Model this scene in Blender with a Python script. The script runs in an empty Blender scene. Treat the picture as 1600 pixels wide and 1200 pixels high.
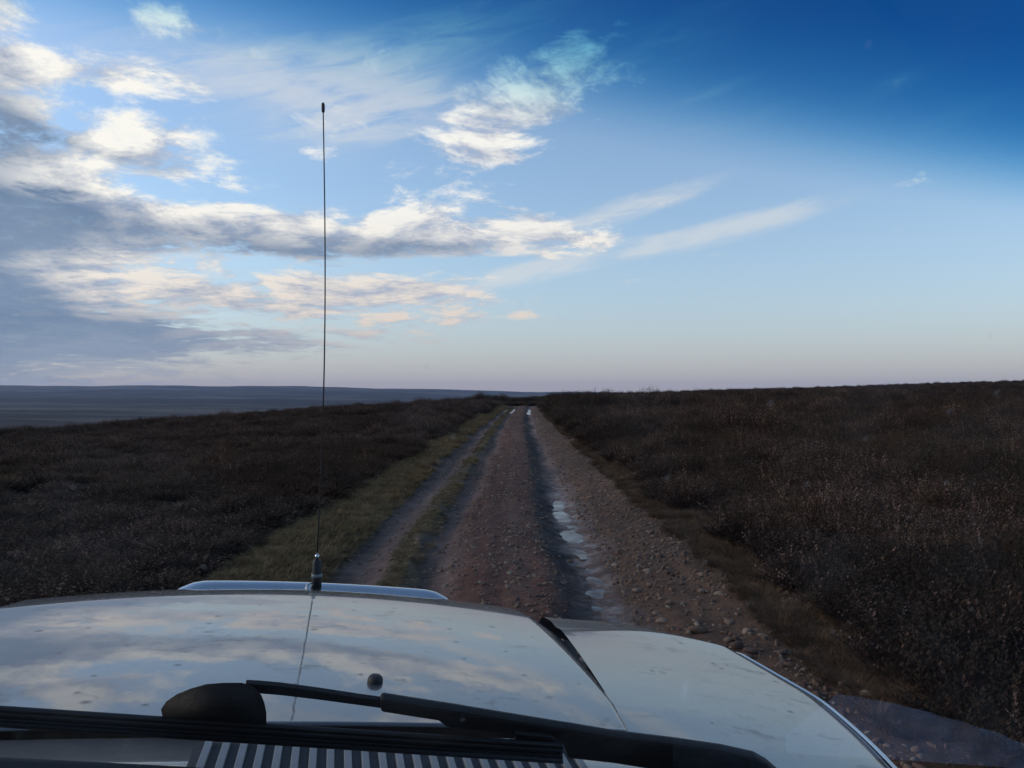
import bpy, bmesh, math, random
import numpy as np
from mathutils import Matrix, Vector
rng = np.random.default_rng(7)
random.seed(7)
R = math.radians
SC = bpy.context.scene
COL = SC.collection

# ------------------------------------------------------------------ camera
EYE = 1.72
cam_d = bpy.data.cameras.new('camera')
cam = bpy.data.objects.new('camera', cam_d); COL.objects.link(cam)
cam_d.sensor_width = 36.0; cam_d.lens = 27.05
cam_d.clip_start = 0.02; cam_d.clip_end = 40000
cam.location = (0, 0, EYE); cam.rotation_euler = (R(90.57), 0, 0)
SC.camera = cam

# ------------------------------------------------------------------ light and exposure
SUN_AZ, SUN_EL = -82.0, 21.0          # degrees, azimuth from +Y, negative to the left
SC.view_settings.view_transform = 'Standard'
SC.view_settings.look = 'None'
SC.view_settings.exposure = 0.0
SC.view_settings.gamma = 1.0
SC.view_settings.use_curve_mapping = False
sun_d = bpy.data.lights.new('sun', 'SUN'); sun_d.energy = 1.0; sun_d.angle = R(14)
sun_d.color = (1.0, 0.82, 0.62)
sun = bpy.data.objects.new('sun', sun_d); COL.objects.link(sun)
sdir = Vector((math.sin(R(SUN_AZ))*math.cos(R(SUN_EL)), math.cos(R(SUN_AZ))*math.cos(R(SUN_EL)), math.sin(R(SUN_EL))))
sun.rotation_euler = sdir.to_track_quat('Z', 'Y').to_euler()
sun.location = (-40, 30, 40)


class NT:
    """small helper round a node tree"""
    def __init__(s, tree): s.t = tree; tree.nodes.clear()
    def n(s, typ, props=None, **ins):
        nd = s.t.nodes.new(typ)
        for k, v in (props or {}).items(): setattr(nd, k, v)
        for k, v in ins.items(): s.set(nd, k, v)
        return nd
    def set(s, nd, key, v):
        key = key.replace('__', ' ')
        sock = nd.inputs[int(key[1:])] if key[0] == 'i' and key[1:].isdigit() else nd.inputs[key]
        if isinstance(v, bpy.types.NodeSocket): s.t.links.new(v, sock)
        elif isinstance(v, bpy.types.Node): s.t.links.new(v.outputs[0], sock)
        else:
            if isinstance(v, (tuple, list)) and len(v) == 3 and sock.type == 'RGBA': v = (*v, 1)
            sock.default_value = v
    def m(s, op, a, b=0.0, c=None, clamp=False):
        nd = s.n('ShaderNodeMath', {'operation': op, 'use_clamp': clamp}, i0=a, i1=b)
        if c is not None: s.set(nd, 'i2', c)
        return nd.outputs[0]
    def v(s, op, a, b=None, scale=None):
        nd = s.n('ShaderNodeVectorMath', {'operation': op}, i0=a)
        if b is not None: s.set(nd, 'i1', b)
        if scale is not None: s.set(nd, 'Scale', scale)
        return nd.outputs['Value'] if op in ('DOT_PRODUCT', 'LENGTH') else nd.outputs[0]
    def ramp(s, x, a, b, lo=0.0, hi=1.0, smooth=True):
        return s.n('ShaderNodeMapRange', {'interpolation_type': 'SMOOTHSTEP' if smooth else 'LINEAR'}, i0=x, i1=a, i2=b, i3=lo, i4=hi).outputs[0]
    def mix(s, f, a, b, blend='MIX'):
        nd = s.n('ShaderNodeMix', {'data_type': 'RGBA', 'blend_type': blend})
        s.set(nd, 'i0', f); s.set(nd, 'i6', a); s.set(nd, 'i7', b)
        return nd.outputs[2]
    def noise(s, vec, scale, detail=4, rough=0.55, dist=0.0, lac=2.0):
        nd = s.n('ShaderNodeTexNoise', None, Vector=vec, Scale=scale, Detail=detail, Roughness=rough, Distortion=dist, Lacunarity=lac)
        return nd.outputs[0]


# ------------------------------------------------------------------ world: Nishita sky with procedural clouds (in sky directions)
W = bpy.data.worlds.new('World'); SC.world = W; W.use_nodes = True
w = NT(W.node_tree)
tc = w.n('ShaderNodeTexCoord').outputs['Generated']
sky = w.n('ShaderNodeTexSky', {'sky_type': 'NISHITA', 'sun_disc': False, 'sun_elevation': R(SUN_EL), 'sun_rotation': R(SUN_AZ),
                               'altitude': 200, 'air_density': 1.0, 'dust_density': 0.6, 'ozone_density': 1.6})
sep = w.n('ShaderNodeSeparateXYZ', None, i0=tc)
dx, dy, dz = sep.outputs
az = w.m('ARCTAN2', dx, dy); el = w.m('ARCSINE', dz)
elp = w.m('MAXIMUM', el, 0.0)
# base colour: the Nishita sky drawn towards the pale pinkish haze of the horizon
base = w.v('MULTIPLY', sky.outputs[0], (0.185, 0.196, 0.206))
haze_f = w.n('ShaderNodeMath', {'operation': 'POWER'}, i0=2.718, i1=w.m('MULTIPLY', elp, -6.0)).outputs[0]
hz2 = w.n('ShaderNodeMath', {'operation': 'POWER'}, i0=2.718, i1=w.m('MULTIPLY', elp, -15.0)).outputs[0]
base = w.mix(w.m('MULTIPLY', haze_f, 0.74), base, (0.425, 0.51, 0.62))
base = w.mix(w.m('MULTIPLY', hz2, 0.85), base, (0.50, 0.425, 0.445))
# cloud coordinates
zden = w.m('ADD', w.m('MAXIMUM', dz, 0.0), 0.13)
q = w.v('DIVIDE', tc, w.n('ShaderNodeCombineXYZ', None, i0=zden, i1=zden, i2=1.0).outputs[0])
q = w.v('MULTIPLY', q, (1.0, 1.0, 0.0))
q = w.v('ADD', q, (3.7, 1.3, 0.0))
warp = w.n('ShaderNodeTexNoise', None, Vector=q, Scale=1.3, Detail=4, Roughness=0.5).outputs[1]
wv = w.v('SCALE', w.v('SUBTRACT', warp, (0.5, 0.5, 0.5)), scale=0.16)
ae = w.n('ShaderNodeCombineXYZ', None, i0=az, i1=el, i2=0.0).outputs[0]
aew = w.v('MULTIPLY_ADD', wv, (1.0, 0.45, 0.0))
w.set(aew.node, 'i2', ae)


def sky_blob(vec, u, v, ru, rv, rot):
    a = math.atan((u-800)/1202); e = math.atan((612-v)/1202*math.cos(a))
    c = math.cos(a)
    mp = w.n('ShaderNodeMapping', {'vector_type': 'TEXTURE'}, Vector=vec, Location=(a, e, 0), Rotation=(0, 0, R(rot)),
             Scale=(ru/1202*c*c, rv/1202*c, 1.0))
    return w.n('ShaderNodeTexGradient', {'gradient_type': 'SPHERICAL'}, Vector=mp.outputs[0]).outputs[1]


def blob_sum(vec, rows, start):
    acc = start
    for u, v, ru, rv, rot, wt in rows:
        acc = w.m('MULTIPLY_ADD', sky_blob(vec, u, v, ru, rv, rot), wt, acc)
    return acc


left_side = w.ramp(az, -0.15, -0.9)
bias0 = w.m('MULTIPLY_ADD', left_side, 0.12, -0.26)
CLOUDS = [
    (-180, 300, 520, 330, 0, .85), (40, 430, 420, 190, 0, .50), (120, 560, 800, 130, 0, .48), (30, 130, 130, 70, 0, .40),
    (300, 350, 600, 75, -2, .66), (640, 366, 400, 66, 0, .66), (880, 366, 230, 44, 2, .46), (972, 380, 75, 28, 0, .38),
    (440, 456, 380, 52, -1, .58), (650, 470, 280, 46, -1, .48), (330, 524, 440, 30, 0, .36), (720, 506, 250, 24, 3, .34),
    (780, 165, 220, 80, 20, .46), (905, 105, 120, 52, 28, .36), (885, 182, 110, 36, 0, .36), (735, 245, 190, 80, 18, .54),
    (230, 205, 220, 66, -14, .44), (250, 266, 240, 46, -6, .50), (200, 125, 230, 44, 4, .58), (280, 38, 300, 38, -5, .54),
    (10, 20, 120, 60, 0, .50), (430, 190, 260, 90, 10, .24), (560, 255, 130, 50, 0, .28), (120, 275, 130, 40, 0, .38),
    (1440, 278, 110, 20, 9, .40),
    (300, 302, 330, 22, -1, -.28), (420, 250, 150, 34, -8, -.12), (170, 160, 200, 20, 0, -.2), (600, 420, 500, 16, 0, -.12),
]
bias = blob_sum(aew, CLOUDS, bias0)
N0 = w.noise(q, 3.4, 10, 0.66, 0.35)
qup = w.v('ADD', w.v('SCALE', q, scale=0.972), (0.012, -0.006, 0.0))
N1 = w.noise(qup, 3.4, 7, 0.64, 0.35)
Nf = w.noise(q, 13.0, 6, 0.65, 0.8)
soft = w.noise(q, 0.9, 3, 0.5)
dens_raw = w.m('ADD', w.m('MULTIPLY_ADD', N0, 1.7, -0.35), w.m('ADD', bias, w.m('MULTIPLY', w.m('SUBTRACT', soft, 0.5), 0.25)))
dens_raw = w.m('MULTIPLY_ADD', w.m('SUBTRACT', Nf, 0.5), 0.34, dens_raw)
alpha = w.m('MULTIPLY', w.ramp(dens_raw, 0.48, 0.86), w.ramp(Nf, 0.2, 0.5, 0.82, 1.0))
SHADE = [(430, 388, 560, 48, -1, 1.0), (700, 388, 200, 30, 0, .5), (-120, 330, 330, 330, 0, 1.5), (120, 535, 800, 120, 0, 1.2), (60, 200, 150, 70, 0, .8),
         (110, 330, 200, 60, 0, .5), (200, 240, 190, 22, -8, .5)]
under = w.m('MINIMUM', blob_sum(aew, SHADE, 0.0), 1.0)
thick = w.m('MAXIMUM', w.ramp(dens_raw, 0.90, 1.55), w.m('MULTIPLY', under, 0.95))
rel = w.m('MULTIPLY_ADD', w.m('SUBTRACT', N0, N1), 3.4, w.m('MULTIPLY_ADD', w.m('SUBTRACT', Nf, 0.5), 0.8, 0.60), clamp=True)
sunny = w.ramp(w.v('DOT_PRODUCT', tc, tuple(sdir)), 0.2, 1.0)
lit = w.m('MULTIPLY', rel, w.m('SUBTRACT', 1.0, w.m('MULTIPLY', thick, 0.92)), clamp=True)
shade_c = w.mix(thick, (0.46, 0.51, 0.64), w.mix(w.ramp(soft, 0.3, 0.7), (0.155, 0.240, 0.385), (0.245, 0.335, 0.48)))
lit_c = w.mix(w.ramp(el, 0.02, 0.26), (0.78, 0.65, 0.57), (1.02, 0.99, 0.94))
lit_c = w.mix(w.m('MULTIPLY', sunny, 0.5), lit_c, (1.18, 1.12, 1.00))
cl_c = w.mix(w.ramp(lit, 0.08, 0.80, smooth=False), shade_c, lit_c)
# low clouds sink into the haze
cl_c = w.mix(w.ramp(el, 0.10, 0.0, 0.0, 0.75), cl_c, w.mix(left_side, (0.40, 0.42, 0.50), (0.23, 0.31, 0.44)))
alpha = w.m('MULTIPLY', alpha, w.ramp(el, 0.0, 0.05, w.m('MULTIPLY_ADD', left_side, 0.45, 0.5), 1.0))
col = w.mix(alpha, base, cl_c)
# thin high streaks
STREAKS = [(980, 326, 200, 25, 14, 1.0), (1150, 356, 240, 26, 11, 0.95), (870, 415, 260, 24, 12, 1.0), (1410, 122, 120, 30, 22, .30),
           (1120, 140, 110, 16, 14, .35), (640, 70, 380, 60, 14, .6), (300, 90, 380, 70, 5, .5), (520, 180, 260, 90, 8, .55), (640, 160, 200, 60, 10, .4), (1060, 60, 220, 60, 20, .30),
           (1500, 180, 160, 40, 15, .25), (1140, 190, 160, 30, 10, .2)]
st = blob_sum(ae, STREAKS, 0.0)
mps = w.n('ShaderNodeMapping', {'vector_type': 'TEXTURE'}, Vector=ae, Rotation=(0, 0, R(13)), Scale=(0.16, 0.030, 1))
sn = w.noise(mps.outputs[0], 1.6, 7, 0.62, 0.6)
sa = w.m('MULTIPLY', w.ramp(w.m('MULTIPLY', st, w.m('MULTIPLY_ADD', sn, 2.2, -0.45)), 0.02, 0.55), 0.55)
col = w.mix(sa, col, (0.80, 0.80, 0.80))
bg = w.n('ShaderNodeBackground', None, Color=col, Strength=1.0)
w.t.links.new(bg.outputs[0], w.n('ShaderNodeOutputWorld').inputs[0])


# ------------------------------------------------------------------ materials
def material(name):
    m = bpy.data.materials.new(name); m.use_nodes = True
    return m, NT(m.node_tree)


def finish(t, bsdf):
    t.t.links.new(bsdf.outputs[0] if isinstance(bsdf, bpy.types.Node) else bsdf, t.n('ShaderNodeOutputMaterial').inputs[0])


def plain(name, rgb, rough=0.6, metallic=0.0, var=0.25, scale=30, bump=0.0, **kw):
    m, t = material(name)
    oc = t.n('ShaderNodeTexCoord').outputs['Object']
    ns = t.noise(oc, scale, 5, 0.6)
    c = t.mix(ns, tuple(x*(1-var) for x in rgb), tuple(x*(1+var) for x in rgb))
    b = t.n('ShaderNodeBsdfPrincipled', None, Base__Color=c, Roughness=t.m('MULTIPLY_ADD', ns, 0.2, rough-0.1), Metallic=metallic)
    for k, v in kw.items(): t.set(b, k, v)
    if bump: t.set(b, 'Normal', t.n('ShaderNodeBump', None, Strength=bump, Distance=0.002, Height=ns).outputs[0])
    finish(t, b)
    return m


def paint_material():
    m, t = material('silver_paint')
    oc = t.n('ShaderNodeTexCoord').outputs['Object']
    big = t.noise(oc, 3.0, 5, 0.6)
    mp = t.n('ShaderNodeMapping', None, Vector=oc, Scale=(17, 26, 0)).outputs[0]
    smear = t.ramp(t.noise(mp, 1.0, 5, 0.72, 1.2), 0.545, 0.63)
    mp2 = t.n('ShaderNodeMapping', None, Vector=oc, Scale=(3, 5, 0)).outputs[0]
    where = t.ramp(t.noise(mp2, 1.0, 3, 0.6), 0.44, 0.62)
    smear = t.m('MULTIPLY', smear, where)
    vor = t.n('ShaderNodeTexVoronoi', {'voronoi_dimensions': '2D'}, Vector=oc, Scale=11.0, Randomness=1.0)
    vsel = t.n('ShaderNodeSeparateColor', None, i0=vor.outputs[1]).outputs[0]
    speck = t.m('MULTIPLY', t.ramp(vor.outputs[0], t.m('MULTIPLY_ADD', vsel, 0.22, -0.10), 0.02), t.m('GREATER_THAN', vsel, 0.66))
    dirt = t.m('MAXIMUM', t.m('MULTIPLY', smear, 0.65), speck)
    c = t.mix(big, (0.078, 0.080, 0.084), (0.104, 0.106, 0.108))
    c = t.mix(dirt, c, (0.035, 0.033, 0.032))
    film = t.noise(oc, 7.0, 6, 0.65)
    spotn = t.ramp(t.noise(oc, 190.0, 3, 0.6), 0.50, 0.72)
    dustf = t.m('MULTIPLY', t.m('MULTIPLY_ADD', spotn, 0.6, 0.4), t.ramp(film, 0.35, 0.70, 0.04, 0.30))
    c = t.mix(dustf, c, (0.30, 0.27, 0.24))
    b = t.n('ShaderNodeBsdfPrincipled', None, Base__Color=c, Metallic=t.m('SUBTRACT', 0.32, t.m('MAXIMUM', t.m('MULTIPLY', dirt, 0.6), dustf), clamp=True), Roughness=0.34,
            Coat__Weight=t.m('SUBTRACT', t.m('SUBTRACT', 1.0, dustf), t.m('MULTIPLY', dirt, 0.75), clamp=True), Coat__Roughness=t.m('MULTIPLY_ADD', film, 0.04, 0.005), Coat__IOR=1.56)
    fine = t.noise(t.n('ShaderNodeMapping', None, Vector=oc, Scale=(40, 16, 20)).outputs[0], 1.0, 3, 0.5)
    wavy = t.noise(oc, 11.0, 2, 0.5)
    bp = t.n('ShaderNodeBump', None, Strength=0.22, Distance=0.0006, Height=t.m('MULTIPLY_ADD', wavy, 1.2, fine)).outputs[0]
    t.set(b, 'Coat Normal', bp)
    finish(t, b)
    return m


def attr_material(name, rough=0.85, wet=None, bump=0.5, bscale=60, bdist=0.01, var=0.45, spec=0.3):
    m, t = material(name)
    a = t.n('ShaderNodeAttribute', {'attribute_name': 'Col'})
    oc = t.n('ShaderNodeTexCoord').outputs['Object']
    n1 = t.noise(oc, bscale, 6, 0.7); n2 = t.noise(oc, bscale*0.13, 5, 0.65)
    f = t.m('MULTIPLY_ADD', t.m('ADD', n1, n2), var*1.6, 1.0-var*1.6)
    c = t.v('SCALE', a.outputs['Color'], scale=f)
    b = t.n('ShaderNodeBsdfPrincipled', None, Base__Color=c, Roughness=rough, Specular__IOR__Level=spec)
    if wet:
        wa = t.n('ShaderNodeAttribute', {'attribute_name': 'Wet'}).outputs['Fac']
        wa = t.m('MULTIPLY', wa, t.ramp(n2, 0.35, 0.62))
        t.set(b, 'Roughness', t.m('MULTIPLY_ADD', wa, -0.55, rough))
        t.set(b, 'Specular IOR Level', t.m('MULTIPLY_ADD', wa, 0.35, spec))
    h = t.m('ADD', n1, t.m('MULTIPLY', n2, 2.0))
    t.set(b, 'Normal', t.n('ShaderNodeBump', None, Strength=bump, Distance=bdist, Height=h).outputs[0])
    finish(t, b)
    return m


def foliage_material(name, hue_lo, hue_hi, patch=0.35):
    """per-vertex plant colour times a tint that drifts across the moor and from plant to plant"""
    m, t = material(name)
    a = t.n('ShaderNodeAttribute', {'attribute_name': 'Col'}).outputs['Color']
    pos = t.n('ShaderNodeNewGeometry').outputs['Position']
    rnd = t.n('ShaderNodeObjectInfo').outputs['Random']
    pw = t.noise(t.n('ShaderNodeMapping', None, Vector=pos, Scale=(0.030, 0.075, 0.05)).outputs[0], 1.0, 4, 0.6)
    pn = t.ramp(t.m('ADD', t.noise(pos, patch, 4, 0.6), pw), 0.72, 1.28, smooth=False)
    f = t.m('ADD', t.m('MULTIPLY', pn, 0.65), t.m('MULTIPLY', rnd, 0.35))
    c = t.v('MULTIPLY', a, t.mix(f, hue_lo, hue_hi))
    d = t.n('ShaderNodeBsdfPrincipled', None, Base__Color=c, Roughness=0.8, Specular__IOR__Level=0.15)
    tr = t.n('ShaderNodeBsdfTranslucent', None, Color=c)
    finish(t, t.n('ShaderNodeMixShader', None, i0=0.18, i1=d.outputs[0], i2=tr.outputs[0]))
    return m


def ground_material():
    m, t = material('moorland')
    a = t.n('ShaderNodeAttribute', {'attribute_name': 'Col'}).outputs['Color']
    pos = t.n('ShaderNodeNewGeometry').outputs['Position']
    n1 = t.noise(pos, 0.7, 8, 0.68); n2 = t.noise(pos, 0.045, 6, 0.6); n3 = t.noise(pos, 0.0035, 6, 0.6)
    f = t.m('MULTIPLY', t.ramp(n1, 0.3, 0.7, 0.55, 1.45, False), t.ramp(n2, 0.3, 0.7, 0.65, 1.4, False))
    f = t.m('MULTIPLY', f, t.ramp(n3, 0.35, 0.65, 0.75, 1.3, False))
    c = t.v('SCALE', a, scale=f)
    straw = t.m('MULTIPLY', t.ramp(t.noise(t.n('ShaderNodeMapping', None, Vector=pos, Scale=(0.010, 0.045, 0.03)).outputs[0], 1.0, 6, 0.62), 0.57, 0.70), 0.55)
    c = t.mix(straw, c, (0.10, 0.070, 0.040))
    b = t.n('ShaderNodeBsdfPrincipled', None, Base__Color=c, Roughness=0.95, Specular__IOR__Level=0.1)
    h = t.m('ADD', n1, t.m('MULTIPLY', n2, 3.0))
    t.set(b, 'Normal', t.n('ShaderNodeBump', None, Strength=0.8, Distance=0.35, Height=h).outputs[0])
    finish(t, b)
    return m


M = {}
M['paint'] = paint_material()
M['ground'] = ground_material()
M['track'] = attr_material('wet_dirt_track', 0.9, True, 0.9, 42, 0.026, 0.50)
M['stone'] = attr_material('sandstone', 0.8, None, 0.6, 55, 0.004, 0.4, 0.35)
M['heather'] = foliage_material('heather_foliage', (0.36, 0.32, 0.32), (2.05, 1.45, 1.30))
M['grass'] = foliage_material('grass_blades', (0.72, 0.78, 0.74), (1.25, 1.12, 1.0), 0.8)
M['rubber'] = plain('black_rubber', (0.013, 0.012, 0.013), 0.60, bump=0.3, scale=120)
M['plastic'] = plain('black_plastic', (0.012, 0.011, 0.012), 0.66, scale=160, bump=0.5)
M['gap'] = plain('dark_gap', (0.006, 0.006, 0.007), 0.8)
M['steel'] = plain('polished_steel', (0.62, 0.63, 0.64), 0.22, 1.0, 0.08, 14)
M['bracket'] = plain('galvanised_steel', (0.45, 0.46, 0.46), 0.40, 1.0, 0.2, 60)
M['slat'] = plain('grey_slat', (0.20, 0.215, 0.225), 0.5, 0.2, 0.35, 60)
M['mesh'] = plain('dusty_vent', (0.035, 0.037, 0.042), 0.8, 0, 0.5, 140)
M['dash'] = plain('dashboard_vinyl', (0.022, 0.022, 0.024), 0.7, 0, 0.2, 200, bump=0.3)
M['added_sheet'] = plain('pale_reflection_sheet', (0.44, 0.53, 0.72), 0.8, 0, 0.6, 26)  # for the unseen sheet added to reflect in the windscreen
M['tyre'] = plain('tyre_rubber', (0.02, 0.02, 0.02), 0.85)

mw, t = material('puddle_water')
oc = t.n('ShaderNodeTexCoord').outputs['Object']
wn = t.noise(oc, 16.0, 3, 0.5)
bnrm = t.n('ShaderNodeBump', None, Strength=0.6, Distance=0.006, Height=wn).outputs[0]
mud = t.n('ShaderNodeBsdfDiffuse', None, Color=(0.060, 0.040, 0.032))
shine = t.n('ShaderNodeBsdfGlossy', None, Color=(0.85, 0.88, 0.92), Roughness=0.16, Normal=bnrm)
wf = t.m('MULTIPLY', t.n('ShaderNodeFresnel', None, IOR=1.33).outputs[0], t.ramp(t.noise(oc, 5.0, 4, 0.6), 0.35, 0.65, 0.45, 1.0))
b = t.n('ShaderNodeMixShader', None, i0=wf, i1=mud.outputs[0], i2=shine.outputs[0])
finish(t, b); M['water'] = mw

# windscreen: clear laminated glass, blue shade band along the top, a little dust, one dried streak
mg, t = material('windscreen_glass')
oc = t.n('ShaderNodeTexCoord').outputs['Object']
so = t.n('ShaderNodeSeparateXYZ', None, i0=oc).outputs
zb = t.m('MULTIPLY_ADD', so[0], 0.020, t.m('SUBTRACT', so[2], 0.002))
band = t.m('ADD', t.m('MULTIPLY', t.ramp(zb, 0.190, 0.255), 0.40), t.m('MULTIPLY', t.ramp(zb, 0.21, 0.31), 0.60))
ex = [t.m('POWER', 2.718, t.m('MULTIPLY', band, -k)) for k in (3.7, 1.62, 0.78)]
tint = t.v('MULTIPLY', t.n('ShaderNodeCombineXYZ', None, i0=ex[0], i1=ex[1], i2=ex[2]).outputs[0], (0.97, 0.985, 0.98))
tr = t.n('ShaderNodeBsdfTransparent', None, Color=tint)
gl = t.n('ShaderNodeBsdfGlossy', None, Color=(1, 1, 1), Roughness=0.0)
fr = t.m('MULTIPLY', t.n('ShaderNodeFresnel', None, IOR=1.5).outputs[0], 1.3)
fr = t.m('MINIMUM', fr, 0.9)
mixg = t.n('ShaderNodeMixShader', None, i0=fr, i1=tr.outputs[0], i2=gl.outputs[0])
oc2 = t.n('ShaderNodeCombineXYZ', None, i0=so[0], i1=so[2], i2=0.0).outputs[0]
vor = t.n('ShaderNodeTexVoronoi', {'voronoi_dimensions': '2D'}, Vector=oc2, Scale=30.0, Randomness=1.0)
vs = t.n('ShaderNodeSeparateColor', None, i0=vor.outputs[1]).outputs[0]
spots = t.m('MULTIPLY', t.ramp(vor.outputs[0], 0.10, 0.06), t.m('GREATER_THAN', vs, 0.90))
dust = t.m('MAXIMUM', t.m('MULTIPLY', spots, 0.04), t.m('MULTIPLY', t.ramp(t.noise(oc, 9.0, 5, 0.6), 0.45, 0.75), 0.012))
STREAK = t.n('ShaderNodeMapping', {'vector_type': 'TEXTURE'}, Vector=oc, Location=(0.40, 0.795, -0.290), Rotation=(0, R(-12), 0), Scale=(0.0085, 0.2, 0.026))
stk = t.n('ShaderNodeTexGradient', {'gradient_type': 'QUADRATIC_SPHERE'}, Vector=STREAK.outputs[0]).outputs[1]
dust = t.m('MAXIMUM', dust, t.m('MULTIPLY', stk, 0.30))
df = t.n('ShaderNodeBsdfTranslucent', None, Color=(0.75, 0.78, 0.82))
mixd = t.n('ShaderNodeMixShader', None, i0=dust, i1=mixg.outputs[0], i2=df.outputs[0])
finish(t, mixd); M['glass'] = mg


# ------------------------------------------------------------------ mesh helpers
def np_mesh(name, V, F, mat=None, col=None, smooth=False, attrs=None):
    """V (n,3), F (m,k) array of equal polygons or a list of lists"""
    me = bpy.data.meshes.new(name)
    V = np.asarray(V, dtype=np.float32)
    if isinstance(F, np.ndarray):
        k = F.shape[1]
        me.vertices.add(len(V)); me.vertices.foreach_set('co', V.ravel())
        me.loops.add(F.size); me.loops.foreach_set('vertex_index', F.astype(np.int32).ravel())
        me.polygons.add(len(F)); me.polygons.foreach_set('loop_start', np.arange(0, F.size, k, dtype=np.int32))
        me.polygons.foreach_set('loop_total', np.full(len(F), k, dtype=np.int32))
        me.update(calc_edges=True)
    else:
        me.from_pydata([tuple(map(float, p)) for p in V], [], [list(f) for f in F]); me.update()
    if col is not None:
        a = me.attributes.new('Col', 'FLOAT_COLOR', 'POINT')
        c = np.ones((len(V), 4), dtype=np.float32); c[:, :3] = col
        a.data.foreach_set('color', c.ravel())
    for k_, v_ in (attrs or {}).items():
        a = me.attributes.new(k_, 'FLOAT', 'POINT'); a.data.foreach_set('value', np.asarray(v_, dtype=np.float32))
    if smooth: me.polygons.foreach_set('use_smooth', np.ones(len(me.polygons), dtype=bool))
    me.validate()
    if mat: me.materials.append(mat)
    return me


def add(name, me, parent=None, coll=None, label=None, cat=None, group=None, kind=None, loc=None, rot=None, scale=None):
    o = bpy.data.objects.new(name, me); (coll or COL).objects.link(o)
    if parent: o.parent = parent
    if label: o['label'] = label
    if cat: o['category'] = cat
    if group: o['group'] = group
    if kind: o['kind'] = kind
    if loc is not None: o.location = loc
    if rot is not None: o.rotation_euler = rot
    if scale is not None: o.scale = scale
    return o


def grid_faces(nu, nv, closed=False):
    i = np.arange(nu-1)[:, None]*nv; j = np.arange(nv if closed else nv-1)[None, :]
    a = i+j; b_ = i+(j+1) % nv
    return np.stack([a, b_, b_+nv, a+nv], -1).reshape(-1, 4)


_h = np.random.default_rng(3).random((256, 256))
def vnoise(x, y):
    xi = np.floor(x).astype(int); yi = np.floor(y).astype(int); fx = x-xi; fy = y-yi
    fx = fx*fx*(3-2*fx); fy = fy*fy*(3-2*fy)
    g = lambda a, b_: _h[a & 255, b_ & 255]
    return (g(xi, yi)*(1-fx)+g(xi+1, yi)*fx)*(1-fy)+(g(xi, yi+1)*(1-fx)+g(xi+1, yi+1)*fx)*fy
def fbm(x, y, oct=4, gain=0.5):
    s = 0; a = 1.0; n = 0
    for k in range(oct):
        s = s+a*(vnoise(x*2**k+17.3*k, y*2**k+9.1*k)-0.5); n += a; a *= gain
    return s/n*2          # about -1..1
def sstep(a, b_, x):
    tt = np.clip((x-a)/(b_-a), 0, 1); return tt*tt*(3-2*tt)


def tube(pts, rad, n=10, cap=True):
    """swept tube: list of points, radius (scalar or list) -> V, F"""
    pts = [Vector(p) for p in pts]; rad = [rad]*len(pts) if np.isscalar(rad) else rad
    V = []; F = []
    up = Vector((0.13, 0.2, 1)).normalized()
    for i, p in enumerate(pts):
        d = (pts[min(i+1, len(pts)-1)]-pts[max(i-1, 0)]).normalized()
        a = d.cross(up)
        if a.length < 1e-3: a = d.cross(Vector((1, 0, 0)))
        a.normalize(); c = d.cross(a).normalized()
        for k in range(n):
            th = 2*math.pi*k/n; V.append(p+(a*math.cos(th)+c*math.sin(th))*rad[i])
    for i in range(len(pts)-1):
        for k in range(n):
            F.append([i*n+k, i*n+(k+1) % n, (i+1)*n+(k+1) % n, (i+1)*n+k])
    if cap: F.append(list(range(n))[::-1]); F.append([(len(pts)-1)*n+k for k in range(n)])
    return V, F


def prism(poly, y0, y1, f=lambda x, y, z: (x, y, z)):
    """outline poly in (x,z), extruded from y0 to y1"""
    n = len(poly); V = [f(x, y0, z) for x, z in poly]+[f(x, y1, z) for x, z in poly]
    F = [list(range(n)), list(range(2*n-1, n-1, -1))]+[[i, i+n, (i+1) % n+n, (i+1) % n] for i in range(n)]
    return V, F


def bevel(o, wdt=0.003, seg=2):
    md = o.modifiers.new('bevel', 'BEVEL'); md.width = wdt; md.segments = seg; md.limit_method = 'ANGLE'; md.angle_limit = R(35)
    return o


# ------------------------------------------------------------------ terrain
def pix_az(u): return np.arctan((np.asarray(u, float)-800)/1202)
U_ = np.array([-2500, -900, 0, 300, 500, 700, 800, 900, 1000, 1200, 1400, 1600, 2300, 4500])
YS = np.array([70, 70, 62, 66, 84, 105, 130, 200, 290, 340, 350, 350, 330, 300.])
VS = np.array([715, 705, 685, 661, 645, 633, 629, 623, 618, 611, 605, 600, 594, 586.])
ZS = EYE-(VS-612)/1202*YS
AZ_ = pix_az(U_)
FAR_V = np.array([603, 602, 602, 603, 604.5, 609, 611.5, 612.5, 613, 613, 613, 613, 613, 613.])


def track_x(y): return 1.0*(np.clip(y, 0, 200)/80.0)**2


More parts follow.
